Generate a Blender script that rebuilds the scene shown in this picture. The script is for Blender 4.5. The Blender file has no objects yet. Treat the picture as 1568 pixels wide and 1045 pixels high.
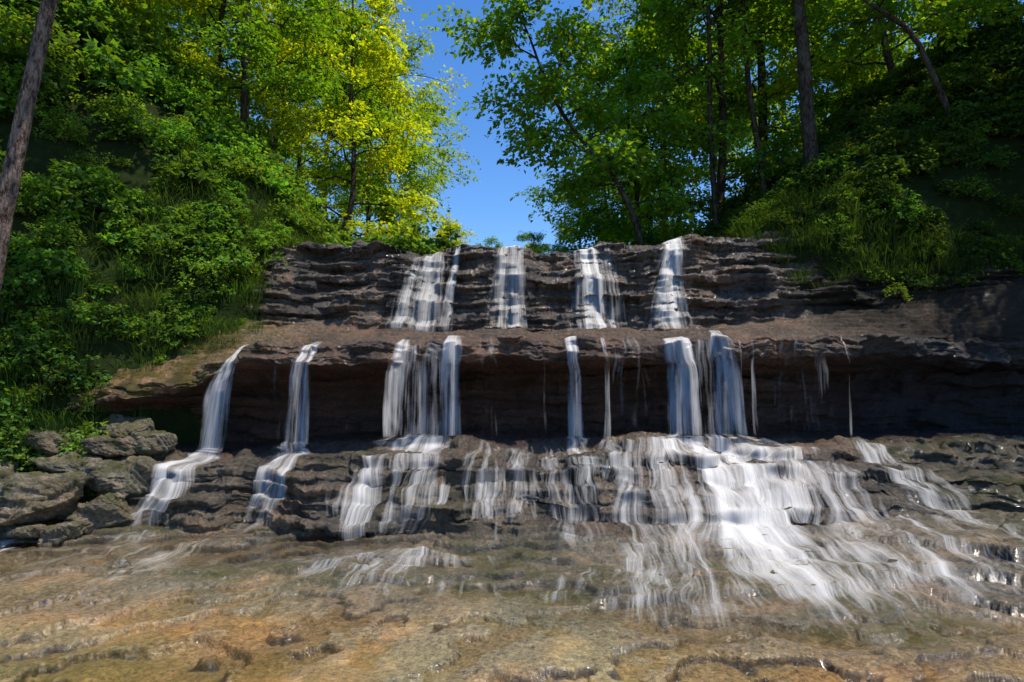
import bpy, bmesh, math, time, numpy as np
from mathutils import Vector
rng = np.random.default_rng(7)
scene = bpy.context.scene

# ------------------------------------------------------------------ helpers
def link(ob, parent=None):
    scene.collection.objects.link(ob)
    if parent is not None: ob.parent = parent
    return ob

def make_mesh(name, V, Q, mats, midx=None, cols=None, floats=None, uv=None, smooth=True, vecs=None):
    me = bpy.data.meshes.new(name)
    V = np.asarray(V, dtype=np.float32); Q = np.asarray(Q, dtype=np.int32)
    me.vertices.add(len(V)); me.vertices.foreach_set('co', V.ravel())
    me.loops.add(Q.size); me.loops.foreach_set('vertex_index', Q.ravel())
    me.polygons.add(len(Q))
    me.polygons.foreach_set('loop_start', np.arange(0, Q.size, 4, dtype=np.int32))
    for m in mats: me.materials.append(m)
    if midx is not None: me.polygons.foreach_set('material_index', np.asarray(midx, dtype=np.int32))
    me.update(calc_edges=True)
    me.polygons.foreach_set('use_smooth', np.full(len(Q), smooth, dtype=bool))
    if cols:
        for k, c in cols.items():
            a = me.attributes.new(k, 'FLOAT_COLOR', 'POINT')
            c4 = np.ones((len(V), 4), dtype=np.float32); c4[:, :3] = c
            a.data.foreach_set('color', c4.ravel())
    if floats:
        for k, c in floats.items():
            a = me.attributes.new(k, 'FLOAT', 'POINT')
            a.data.foreach_set('value', np.asarray(c, dtype=np.float32).ravel())
    if vecs:
        for k, c in vecs.items():
            a = me.attributes.new(k, 'FLOAT_VECTOR', 'POINT')
            a.data.foreach_set('vector', np.asarray(c, dtype=np.float32).ravel())
    if uv is not None:
        a = me.attributes.new('flow', 'FLOAT_VECTOR', 'POINT')
        u3 = np.zeros((len(V), 3), dtype=np.float32); u3[:, :uv.shape[1]] = uv
        a.data.foreach_set('vector', u3.ravel())
    return me

def hsh(ix, iy, seed=0):
    ix = ix.astype(np.int64); iy = iy.astype(np.int64)
    h = (ix * 374761393 + iy * 668265263 + seed * 2147483647) & 0xFFFFFFFF
    h = ((h ^ (h >> 13)) * 1274126177) & 0xFFFFFFFF
    h = ((h ^ (h >> 16)) * 2246822519) & 0xFFFFFFFF
    h = h ^ (h >> 15)
    return (h & 0xFFFFFF) / float(0x1000000)

def vn(x, y, seed=0):
    x, y = np.broadcast_arrays(np.asarray(x, float), np.asarray(y, float))
    x0 = np.floor(x); y0 = np.floor(y)
    fx = x - x0; fy = y - y0
    fx = fx*fx*fx*(fx*(fx*6-15)+10); fy = fy*fy*fy*(fy*(fy*6-15)+10)
    a = hsh(x0, y0, seed); b = hsh(x0+1, y0, seed); c = hsh(x0, y0+1, seed); d = hsh(x0+1, y0+1, seed)
    return ((a*(1-fx)+b*fx)*(1-fy) + (c*(1-fx)+d*fx)*fy)*2-1

def fbm(x, y, seed=0, o=4, g=0.5):
    r = 0; amp = 1.0; tot = 0
    for i in range(o):
        r = r + amp*vn(x, y, seed+i*17); tot += amp; amp *= g
        x, y = 1.6*x+1.2*y+3.1, -1.2*x+1.6*y+7.7
    return r/tot*1.4

def sstep(e0, e1, x):
    t = np.clip((x-e0)/(e1-e0), 0, 1); return t*t*(3-2*t)

def blur(A, k, axis):
    if k < 1: return A
    ker = np.hanning(2*k+3)[1:-1]; ker /= ker.sum()
    pad = [(0, 0)]*A.ndim; pad[axis] = (k, k)
    B = np.pad(A, pad, mode='edge'); out = np.zeros_like(A); n = A.shape[axis]
    for i, w in enumerate(ker):
        sl = [slice(None)]*A.ndim; sl[axis] = slice(i, i+n)
        out += w*B[tuple(sl)]
    return out

def extr(A, k, axis, fn):
    pad = [(0, 0)]*A.ndim; pad[axis] = (k, k)
    B = np.pad(A, pad, mode='edge'); n = A.shape[axis]; out = None
    for i in range(2*k+1):
        sl = [slice(None)]*A.ndim; sl[axis] = slice(i, i+n)
        out = B[tuple(sl)].copy() if out is None else fn(out, B[tuple(sl)])
    return out

def grid_quads(nr, nc):
    i = np.arange(nr-1)[:, None]*nc + np.arange(nc-1)[None, :]
    return np.stack([i, i+1, i+nc+1, i+nc], -1).reshape(-1, 4)

# ------------------------------------------------------------------ node helpers
class NT:
    def __init__(s, name):
        s.m = bpy.data.materials.new(name); s.m.use_nodes = True
        s.t = s.m.node_tree; s.t.nodes.clear()
        s.out = s.t.nodes.new('ShaderNodeOutputMaterial')
    def n(s, typ, **kw):
        nd = s.t.nodes.new(typ)
        for k, v in kw.items():
            if not k.startswith('i_'): setattr(nd, k, v)
        for k, v in kw.items():
            if k.startswith('i_'):
                key = k[2:]; key = int(key) if key.isdigit() else key.replace('_', ' ')
                s.set(nd.inputs[key], v)
        return nd
    def set(s, inp, v):
        if isinstance(v, bpy.types.NodeSocket): s.t.links.new(v, inp)
        else: inp.default_value = v
    def math(s, op, a, b=0.0, c=0.0, clamp=False):
        nd = s.t.nodes.new('ShaderNodeMath'); nd.operation = op; nd.use_clamp = clamp
        s.set(nd.inputs[0], a); s.set(nd.inputs[1], b); s.set(nd.inputs[2], c)
        return nd.outputs[0]
    def mix(s, f, a, b, bt='MIX'):
        nd = s.t.nodes.new('ShaderNodeMix'); nd.data_type = 'RGBA'; nd.blend_type = bt
        s.set(nd.inputs[0], f); s.set(nd.inputs[6], a); s.set(nd.inputs[7], b)
        return nd.outputs[2]
    def noise(s, vec, scale, detail=4, rough=0.55, mscale=None):
        if mscale:
            mp = s.n('ShaderNodeMapping'); s.set(mp.inputs['Vector'], vec); mp.inputs['Scale'].default_value = mscale
            vec = mp.outputs[0]
        nd = s.n('ShaderNodeTexNoise'); s.set(nd.inputs['Vector'], vec)
        nd.inputs['Scale'].default_value = scale; nd.inputs['Detail'].default_value = detail
        nd.inputs['Roughness'].default_value = rough
        return nd.outputs['Fac']
    def ramp(s, f, p0, p1):
        nd = s.n('ShaderNodeMapRange'); s.set(nd.inputs[0], f); nd.clamp = True
        nd.inputs[1].default_value = p0; nd.inputs[2].default_value = p1
        return nd.outputs[0]
    def attr(s, name, out='Color'):
        nd = s.n('ShaderNodeAttribute'); nd.attribute_name = name; return nd.outputs[out]

def mat_rock(name, dry=False):
    k = NT(name)
    geo = k.n('ShaderNodeNewGeometry')
    pos = geo.outputs['Position'] if not dry else k.n('ShaderNodeTexCoord').outputs['Object']
    tint = k.attr('tint'); moss = k.attr('moss', 'Fac'); wet = k.attr('wet', 'Fac'); glit = k.attr('glit', 'Fac')
    sp = k.n('ShaderNodeSeparateXYZ'); k.set(sp.inputs[0], k.attr('nv', 'Vector'))
    n1, n3, n5 = sp.outputs
    n2 = k.noise(pos, 24, 4, 0.9)
    v = k.math('ADD', k.math('MULTIPLY', n1, 0.9), k.math('MULTIPLY', n2, 2.5))
    v = k.math('ADD', v, k.math('MULTIPLY', n3, 0.6))
    v = k.math('MULTIPLY_ADD', v, 2.0, -2.93)
    v = k.math('MAXIMUM', v, 0.10)
    col = k.mix(1.0, tint, k.n('ShaderNodeCombineColor', i_0=v, i_1=v, i_2=v).outputs[0], 'MULTIPLY')
    rust = k.ramp(n1, 0.50, 0.64)
    col = k.mix(k.math('MULTIPLY', rust, 0.5), col, k.mix(1.0, col, (1.45, 0.98, 0.6, 1), 'MULTIPLY'))
    pale = k.ramp(n5, 0.55, 0.70)
    col = k.mix(k.math('MULTIPLY', pale, 0.5), col, k.mix(1.0, col, (1.9, 1.8, 1.6, 1), 'MULTIPLY'))
    mm = k.math('MULTIPLY', moss, k.ramp(n5, 0.62, 0.44))
    mcol = k.mix(n2, (0.012, 0.03, 0.003, 1), (0.13, 0.14, 0.018, 1))
    mcol = k.mix(1.0, mcol, k.mix(1.0, tint, (5.5, 5.5, 5.5, 1), 'MULTIPLY'), 'MULTIPLY')
    col = k.mix(mm, col, mcol)
    b = k.n('ShaderNodeBsdfPrincipled')
    k.set(b.inputs['Base Color'], col)
    rgh = k.math('MULTIPLY_ADD', n1, 0.4, 0.25)
    rgh = k.math('ADD', rgh, k.math('MULTIPLY', k.math('SUBTRACT', 1.0, wet), 0.5))
    rgh = k.math('ADD', rgh, k.math('MULTIPLY', mm, 0.3), clamp=True)
    k.set(b.inputs['Roughness'], rgh)
    bp = k.n('ShaderNodeBump', i_Strength=1.0, i_Distance=0.055); k.set(bp.inputs['Height'], k.noise(pos, 15, 5, 0.82, (1, 1, 1.7)))
    k.set(b.inputs['Normal'], bp.outputs[0])
    mx = k.n('ShaderNodeMix', data_type='VECTOR'); k.set(mx.inputs[0], glit); k.set(mx.inputs[4], geo.outputs['Normal']); k.set(mx.inputs[5], bp.outputs[0])
    k.set(b.inputs['Coat Weight'], k.math('MULTIPLY', wet, 0.9)); b.inputs['Coat Roughness'].default_value = 0.1; b.inputs['Coat IOR'].default_value = 1.4
    k.set(b.inputs['Coat Normal'], mx.outputs[1])
    k.t.links.new(b.outputs[0], k.out.inputs[0])
    return k.m

def mat_leaf(name, tr=(2.3, 1.9, 0.4, 1), hue=0.0, dark=1.0):
    k = NT(name)
    col = k.attr('col')
    oi = k.n('ShaderNodeObjectInfo').outputs['Random']
    hs = k.n('ShaderNodeHueSaturation'); k.set(hs.inputs['Color'], col)
    k.set(hs.inputs['Hue'], k.math('MULTIPLY_ADD', oi, -0.035, 0.515+hue))
    k.set(hs.inputs['Value'], k.math('MULTIPLY_ADD', oi, 0.5*dark, 0.8*dark))
    hs.inputs['Saturation'].default_value = 1.0
    c = hs.outputs[0]
    d = k.n('ShaderNodeBsdfDiffuse'); k.set(d.inputs[0], k.mix(.03, c, (.8, .9, .8, 1)))
    t = k.n('ShaderNodeBsdfTranslucent'); k.set(t.inputs[0], k.mix(1.0, c, tr, 'MULTIPLY'))
    m1 = k.n('ShaderNodeMixShader'); m1.inputs[0].default_value = 0.5
    k.t.links.new(d.outputs[0], m1.inputs[1]); k.t.links.new(t.outputs[0], m1.inputs[2])
    k.t.links.new(m1.outputs[0], k.out.inputs[0])
    return k.m

def mat_bark(name, c0=(0.05, 0.035, 0.025, 1), c1=(0.16, 0.12, 0.09, 1)):
    k = NT(name)
    pos = k.n('ShaderNodeTexCoord').outputs['Object']
    n = k.noise(pos, 22, 4, 0.75, (1, 1, 0.3)); n2 = k.noise(pos, 2.5, 3, 0.6)
    col = k.mix(k.ramp(n, 0.40, 0.60), c0, c1)
    col = k.mix(k.math('MULTIPLY', k.ramp(n2, 0.5, 0.7), 0.5), col, (0.17, 0.16, 0.13, 1))
    b = k.n('ShaderNodeBsdfDiffuse'); k.set(b.inputs['Color'], col)
    bp = k.n('ShaderNodeBump', i_Strength=1.0, i_Distance=0.06); k.set(bp.inputs['Height'], n)
    k.set(b.inputs['Normal'], bp.outputs[0]); k.t.links.new(b.outputs[0], k.out.inputs[0])
    return k.m

def mat_soil(name):
    k = NT(name)
    pos = k.n('ShaderNodeNewGeometry').outputs['Position']
    n = k.noise(pos, 8, 3, 0.7)
    col = k.mix(n, (0.006, 0.012, 0.003, 1), (0.035, 0.045, 0.015, 1))
    b = k.n('ShaderNodeBsdfDiffuse'); k.set(b.inputs['Color'], col)
    k.t.links.new(b.outputs[0], k.out.inputs[0])
    return k.m

def mat_falls(name):
    k = NT(name)
    fl = k.attr('flow', 'Vector'); dens = k.attr('dens', 'Fac')
    a = k.noise(fl, 1.0, 3, 0.6, (20, 0.7, 1)); b2 = k.noise(fl, 1.0, 2, 0.6, (80, 1.2, 1)); c = k.noise(fl, 1.0, 2, 0.6, (6, 1.6, 1))
    s = k.math('ADD', k.math('MULTIPLY', a, 0.9), k.math('MULTIPLY', b2, 0.55))
    s = k.math('ADD', s, k.math('MULTIPLY', c, 0.75))            # mean 1.10
    s = k.math('SUBTRACT', s, 1.10)
    al = k.math('MULTIPLY_ADD', s, 1.15, k.math('MULTIPLY_ADD', dens, 0.95, -0.25))
    al = k.math('MINIMUM', k.math('MAXIMUM', al, 0.0), 0.88)
    al = k.math('MULTIPLY', al, k.ramp(dens, 0.0, 0.3))
    geo = k.n('ShaderNodeNewGeometry')
    vm = k.n('ShaderNodeVectorMath', operation='ADD'); k.set(vm.inputs[0], geo.outputs['Normal']); vm.inputs[1].default_value = (0.0, 0, 2.4)
    vn_ = k.n('ShaderNodeVectorMath', operation='NORMALIZE'); k.set(vn_.inputs[0], vm.outputs[0])
    d = k.n('ShaderNodeBsdfDiffuse'); d.inputs[0].default_value = (0.88, 0.86, 0.83, 1); k.set(d.inputs['Normal'], vn_.outputs[0])
    t = k.n('ShaderNodeBsdfTranslucent'); t.inputs[0].default_value = (0.9, 0.89, 0.86, 1)
    m = k.n('ShaderNodeMixShader'); m.inputs[0].default_value = 0.2
    k.t.links.new(d.outputs[0], m.inputs[1]); k.t.links.new(t.outputs[0], m.inputs[2])
    tp = k.n('ShaderNodeBsdfTransparent')
    m2 = k.n('ShaderNodeMixShader'); k.set(m2.inputs[0], al)
    k.t.links.new(tp.outputs[0], m2.inputs[1]); k.t.links.new(m.outputs[0], m2.inputs[2])
    k.t.links.new(m2.outputs[0], k.out.inputs[0])
    return k.m

def mat_pool(name):
    k = NT(name)
    pos = k.n('ShaderNodeNewGeometry').outputs['Position']
    n = k.noise(pos, 9, 3, 0.6, (1, 0.8, 1))
    bp = k.n('ShaderNodeBump', i_Strength=0.4, i_Distance=0.015)
    k.set(bp.inputs['Height'], n)
    fr = k.n('ShaderNodeFresnel', i_IOR=1.33); k.set(fr.inputs['Normal'], bp.outputs[0])
    g = k.n('ShaderNodeBsdfGlossy'); g.inputs['Roughness'].default_value = 0.06; k.set(g.inputs['Normal'], bp.outputs[0])
    tp = k.n('ShaderNodeBsdfTransparent'); tp.inputs[0].default_value = (0.97, 0.96, 0.92, 1)
    m = k.n('ShaderNodeMixShader'); k.set(m.inputs[0], fr.outputs[0])
    k.t.links.new(tp.outputs[0], m.inputs[1]); k.t.links.new(g.outputs[0], m.inputs[2])
    k.t.links.new(m.outputs[0], k.out.inputs[0])
    return k.m

ROCK = mat_rock('layered_wet_rock'); BOULD = mat_rock('boulder_rock', dry=True)
LEAF = mat_leaf('leaf_green'); LEAFY = mat_leaf('leaf_yellow_green', tr=(2.3, 1.75, 0.3, 1), hue=-0.012, dark=1.4)
SHR = mat_leaf('shrub_leaf', tr=(1.8, 1.6, .45, 1), hue=0.008); GRS = mat_leaf('grass_blade', tr=(1.3, 1.3, .5, 1))
BARK = mat_bark('bark', (.03, .022, .016, 1), (.11, .085, .065, 1)); BARKL = mat_bark('bark_light', (0.05, 0.035, 0.028, 1), (0.30, 0.22, 0.175, 1))
SOIL = mat_soil('forest_soil'); FALLS = mat_falls('aerated_water'); POOL = mat_pool('clear_water')

# ------------------------------------------------------------------ ROCK LEDGES
xs = np.concatenate([np.linspace(-40, -9, 30, endpoint=False), np.linspace(-9, 9.5, 1150), np.linspace(9.5, 40, 30)[1:]])
X = xs
def N_(sx, sy, sz):
    return np.interp(X, sx, sy), np.interp(X, sx, sz)
SX = [-9, -6.5, -5.5, -4.4, -3.5, -3, -1.7, -0.5, 0.7, 2.0, 3.0, 4.5, 5.3, 5.9, 6.6, 8.5]
nodes = []
nodes.append(N_([-9, 9], [-8, -8], [-0.15, -0.1]))
nodes.append(N_([-9, 9], [2.0, 2.0], [-0.02, -0.0]))
nodes.append(N_(SX, [5.6, 5.6, 5.6, 5.6, 5.4, 5.3, 5.0, 4.7, 4.2, 3.9, 3.7, 3.6, 3.5, 3.5, 3.5, 3.5],
                    [0.0, 0, 0, 0, 0, 0, 0, 0, 0, 0.01, 0.03, 0.08, .12, 0.15, 0.2, 0.25]))
nodes.append(N_(SX, [7.1, 7.1, 7.1, 7.0, 7.0, 6.95, 6.5, 6.3, 6.25, 6.2, 6.1, 5.8, 5.7, 5.6, 5.6, 5.5],
                    [0.1, 0.05, 0.03, 0.0, 0.0, 0.02, 0.05, .09, .18, .24, .30, .46, .52, 0.55, 0.6, 0.6]))
nodes.append(N_(SX, [7.3, 7.3, 7.3, 7.25, 7.25, 7.25, 7.1, 7.05, 7.1, 7.15, 7.25, 7.35, 7.4, 7.4, 7.4, 7.4],
                    [0.75, 0.75, 0.75, 0.76, 0.78, 0.79, .86, .92, .96, .96, .93, .92, .92, .92, .92, .95]))
nodes.append(N_(SX, [8.5]*3+[8.7]*3+[8.9]*10, [0.85]*5+[0.95]+[1.02]*10))
nodes.append(N_(SX, [8.3]*3+[8.6]*3+[8.8]*10, [1.1, 1.1, 1.2, 1.4, 1.7, 1.75]+[1.85]*10))
lipY = [7.9, 7.75, 7.65, 7.6, 7.62, 7.62, 7.6, 7.62, 7.65, 7.62, 7.6, 7.6, 7.75, 8.1, 8.2, 8.2]
nodes.append(N_(SX, lipY, [1.2, 1.3, 1.42, 1.66, 1.93, 2.0, 2.01, 2.01, 2.01, 2.03, 2.06, 2.1, 2.1, 2.0, 1.95, 1.9]))
nodes.append(N_(SX, [y+0.04 for y in lipY], [1.5, 1.5, 1.57, 1.80, 2.14, 2.24, 2.29, 2.30, 2.29, 2.31, 2.33, 2.34, 2.34, 2.3, 2.3, 2.3]))
nodes.append(N_(SX, [9.0, 9.0, 9.1, 9.2, 9.25, 9.25, 9.2, 9.2, 9.25, 9.2, 9.2, 9.2, 9.1, 9.0, 8.9, 8.8],
                    [2.5, 2.6, 2.7, 2.74, 2.76, 2.72, 2.64, 2.64, 2.64, 2.66, 2.68, 2.74, 2.86, 3.0, 3.15, 3.4]))
nodes.append(N_(SX, [9.9, 9.9, 9.95, 10.0, 10.0, 9.95, 9.85, 9.8, 9.85, 9.85, 9.8, 9.9, 9.9, 9.9, 10, 10],
                    [4.2, 4.2, 4.2, 4.2, 4.2, 4.2, 4.16, 4.14, 4.12, 4.18, 4.3, 4.42, 4.4, 4.2, 4.2, 4.3]))
nodes.append(N_([-9, 9], [13, 13], [4.3, 4.4]))
nodes.append(N_([-9, 9], [60, 60], [4.3, 4.4]))
NY = np.array([n[0] for n in nodes]); NZ = np.array([n[1] for n in nodes])
NY = blur(NY, 16, 1); NZ = blur(NZ, 16, 1)
for k, (a, b, sd) in {2: (0.4, 0.02, 1), 3: (0.35, 0.02, 2), 4: (0.28, 0.09, 2), 5: (0.2, 0.0, 3), 6: (0.2, 0.05, 3), 7: (0.28, 0.11, 4), 8: (0.28, 0.08, 4), 9: (0.28, 0.03, 5), 10: (0.30, 0.08, 6)}.items():
    NY[k] += a*fbm(X*0.9, X*0+k*0.3, sd*31, 4, 0.55); NZ[k] += b*fbm(X*1.1, X*0+5, sd*37, 3)
rows = [14, 320, 190, 150, 50, 60, 40, 40, 80, 170, 30, 12]
pos_n = np.concatenate([i + np.arange(r)/r for i, r in enumerate(rows)]+[[len(rows)]])
NR, NC = len(pos_n), len(X)
i0 = np.minimum(np.floor(pos_n).astype(int), len(rows)-1); tt = (pos_n-i0)[:, None]
Yb = NY[i0]*(1-tt)+NY[i0+1]*tt; Zb = NZ[i0]*(1-tt)+NZ[i0+1]*tt
Yb = blur(Yb, 5, 0); Zb = blur(Zb, 5, 0)
XX = np.broadcast_to(X, (NR, NC)).copy()
P = pos_n[:, None]+0*XX
def zone(a, b, e=0.12): return sstep(a-e, a+e, P)*(1-sstep(b-e, b+e, P))
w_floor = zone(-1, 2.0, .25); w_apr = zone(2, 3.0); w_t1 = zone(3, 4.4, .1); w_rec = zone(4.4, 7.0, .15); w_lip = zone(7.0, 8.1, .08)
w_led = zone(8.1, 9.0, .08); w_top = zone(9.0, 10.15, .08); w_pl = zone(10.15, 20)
leftz = sstep(-2.8, -4.0, XX); rightz = sstep(2.6, 4.6, XX)
rel = w_floor*0.07*fbm(XX*0.5+4, Yb*0.85, 11, 4) + w_apr*0.12*fbm(XX*0.6, Yb*1.0, 12, 4) + w_t1*0.15*fbm(XX*1.1, Yb*1.4+Zb*1.4, 13, 4) \
    + w_led*(0.07+.14*leftz)*fbm(XX*1.1, Yb*1.5, 14, 4) + w_top*0.12*fbm(XX*1.2, Yb*1.6+Zb*.8, 15, 4)
Z = Zb+rel+w_floor*0.012; Y = Yb.copy()
def terr(Z, warp, t, a):
    q = (Z+warp)/t; f = np.floor(q); r = q-f
    r = np.clip((r-a)/(1-a), 0, 1); r = r*r*(3-2*r)
    return (f+r)*t-warp
def crack_shade(Z, warp, t, a, e=.05):
    q = (Z+warp)/t; r = q-np.floor(q)
    return sstep(a-e, a+.01, r)*(1-sstep(a+(1-a)*.6, 1.0, r))
def blend(Z, w, Zn): return Z*(1-w)+Zn*w
wp = 0.06*fbm(XX*0.5, Y*0.4, 21, 3) + 0.016*fbm(XX*4, Y*4, 22, 3)
wfl = 0.08*Y-0.035*XX+0.06*fbm(XX*0.8, Y*0.8, 23, 3)+0.022*fbm(XX*3.5, Y*3.5, 25, 4)
crk_shade = w_floor*crack_shade(Z, wfl, .055, .93)+w_apr*crack_shade(Z, wfl, .065, .90)
crk_shade = crk_shade*sstep(-.3, .2, fbm(XX*.9+3, Y*.9, 27, 3))
Z = blend(Z, w_floor*0.95, terr(Z, wfl, 0.055, 0.93))
Z = blend(Z, w_apr*0.95, terr(Z, wfl, 0.065, 0.90))
Z = blend(Z, w_apr*rightz*0.8, terr(Z, wp+.02*Y, 0.13, 0.85))
Z = blend(Z, w_t1*0.9, terr(Z, wp+0.03*fbm(XX*2.5, Y*2.5, 24, 3), 0.17, 0.55))
Z = blend(Z, w_t1*0.5, terr(Z, wp*2, 0.05, 0.5))
Z = blend(Z, w_led*0.9, terr(Z, wp, 0.085, 0.75))
Z = blend(Z, w_top*0.9, terr(Z, wp*1.4, 0.11, 0.5))
def strata(Zv, t, seed, bw):
    q = (Zv + 0.11*fbm(XX*0.35, XX*0+seed, seed, 2) + 0.5*t*fbm(XX*1.5, Zv*2, seed+9, 3))/t
    L = np.floor(q); f = q-L
    lay = hsh(L, L*0+3, seed)-0.5
    var = vn(XX*0.9+L*13.7, L*5.1, seed+1)
    c = np.floor(XX/bw*(0.7+0.6*hsh(L, L*0+8, seed)) + hsh(L, L*0+9, seed)*10 + 0.35*vn(XX*3, L*3.3, seed+2))
    blk = hsh(c, L, seed+3)-0.5
    bulge = 1-np.abs(2*f-1)**4
    return lay, var, blk, bulge
lay, var, blk, bul = strata(Z, 0.14, 41, 0.55)
lay2, var2, blk2, bul2 = strata(Z, 0.05, 43, 0.3)
amp_steep = w_t1*0.55+w_rec*0.9+w_lip*0.35+w_top*1.0
Y -= amp_steep*(0.08*lay+0.13*var+0.15*blk*(1-w_lip)+0.045*bul)
Y -= (w_t1*.7+w_rec*.5+w_lip*0.6+w_top*1.0)*(0.03*lay2+0.045*var2+0.055*blk2+0.014*bul2)
Z += w_t1*0.04*fbm(XX*3.2, Y*3.2, 51, 3)+w_lip*.04*fbm(XX*3, Y*0, 56, 3)
Y -= w_t1*0.11*fbm(XX*2.2, Z*3.0, 52, 4)+w_lip*0.12*fbm(XX*3.0, Z*6, 53, 4)+w_rec*0.14*fbm(XX*1.8, Z*2.2, 54, 3)+w_top*.08*fbm(XX*2.6, Z*4, 55, 4)
notch = np.clip(vn(XX*2.3, XX*0+2, 61), 0.2, 1)-0.2
Z -= (w_lip+w_led*0.3)*0.05*notch
fr_ = fbm(XX*7, (Y+Z)*7, 71, 3)*0.016 + fbm(XX*24, (Y+Z)*24, 72, 2)*0.008
Z += fr_*(0.5*w_floor+0.8*w_apr+1.1*(1-w_floor-w_apr)) - crk_shade*.012
nz = fbm(XX*0.6, (Y+Z)*0.6, 81, 4)[..., None]; nz2 = fbm(XX*1.6, (Y+Z)*1.6, 82, 3)[..., None]
def C(c): return np.array(c)[None, None, :]
floorc = C((0.48, 0.34, 0.155)) + nz*C((0.07, -0.01, -0.03)) + nz2*C((-0.02, 0.02, 0.0))
farfl = sstep(3.0, 5.8, Y)[..., None]
floorc = floorc*(1-farfl*0.75) + C((0.27, 0.235, 0.155))*farfl*0.75
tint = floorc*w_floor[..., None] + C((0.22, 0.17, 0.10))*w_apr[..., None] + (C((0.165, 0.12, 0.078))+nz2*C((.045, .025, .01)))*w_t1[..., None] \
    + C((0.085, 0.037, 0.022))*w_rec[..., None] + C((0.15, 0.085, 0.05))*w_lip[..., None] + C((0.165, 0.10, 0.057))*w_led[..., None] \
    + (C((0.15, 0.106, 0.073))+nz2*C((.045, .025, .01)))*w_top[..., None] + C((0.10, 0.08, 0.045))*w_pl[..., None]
leftdry = (sstep(-2.6, -4.2, XX)*(w_lip+w_led)*.8)[..., None]
tint = tint*(1-leftdry)+C((0.31, 0.20, 0.10))*leftdry
tint *= (0.8+0.5*(lay2*(w_top+w_t1+w_rec)))[..., None]
tint *= (1-0.72*sstep(4.0, 5.6, XX)*sstep(4.2, 5, P))[..., None]  # right-hand rock above the lower tier: shade painted into its tint
tint *= (1-.75*crk_shade)[..., None]  # cracks along the slab risers, with shade painted into their dark tint
# dark wet streaks running down the faces
tint *= (1-.5*(w_top+w_lip+w_t1*.6)*sstep(.1, .6, fbm(XX*3.1, Z*.35, 301, 3)))[..., None]
tint = np.clip(tint, 0.008, 0.6)
moss = sstep(-2.8, -4.6, XX)*(w_lip+w_led+w_t1*.8+w_top*.6)*0.95 + 0.5*w_floor*sstep(-.1, .4, fbm(XX*.7, Y*.9, 91, 3)) + 0.75*w_apr*sstep(-.1, .4, fbm(XX*.8, Y, 92, 3)) \
    + 0.55*(w_t1)*sstep(0.0, .5, fbm(XX, Y+Z, 93, 3)) + 0.75*sstep(4.0, 5.3, XX)*(w_t1+w_apr+w_led+w_top+w_lip*.6) + 0.9*w_pl
wet = np.clip(1.0 - sstep(-3.4, -4.6, XX)*(P > 6.5)*0.85-sstep(4.4, 5.6, XX)*(P > 8)*.8, 0, 1)
glit = np.clip(.25*w_floor+.45*w_apr+1.0*(1-w_floor-w_apr), 0, 1)
YZ = Y+Z
nv = np.stack([.5+.17*fbm(XX*2.2, YZ*2.2, 201, 5, .6), .5+.16*fbm(XX*3, Z*30+Y*3, 202, 3, .6), .5+.16*fbm(XX*5.5, YZ*5.5, 203, 4, .65)], -1)
Vr = np.stack([XX, Y, Z], -1).reshape(-1, 3)
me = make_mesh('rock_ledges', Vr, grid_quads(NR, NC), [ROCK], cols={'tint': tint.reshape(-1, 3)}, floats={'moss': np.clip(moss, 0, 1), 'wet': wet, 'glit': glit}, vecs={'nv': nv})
rock = link(bpy.data.objects.new('layered_rock_ledges', me))

# ------------------------------------------------------------------ WATER
Ye = blur(extr(extr(Y, 3, 0, np.minimum), 3, 1, np.minimum), 6, 0); Ye = blur(Ye, 4, 1)
Ze = blur(extr(Z, 3, 1, np.maximum), 4, 1)
wenv = zone(3.0, 4.4, .2)
Ys = blur(blur(Y, 3, 0), 3, 1)*(1-wenv)+Ye*wenv; Zs = blur(blur(Z, 3, 0), 3, 1)*(1-wenv)+blur(Ze, 4, 0)*wenv
Xc = X
def sample(A, rowf, xx):
    r0 = np.clip(np.floor(rowf).astype(int), 0, NR-2); fr = np.clip(rowf-r0, 0, 1)
    j = np.clip(np.searchsorted(Xc, xx)-1, 0, NC-2); fx = np.clip((xx-Xc[j])/(Xc[j+1]-Xc[j]), 0, 1)
    return (A[r0, j]*(1-fx)+A[r0, j+1]*fx)*(1-fr)+(A[r0+1, j]*(1-fx)+A[r0+1, j+1]*fx)*fr
rowidx = np.arange(NR)
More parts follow.
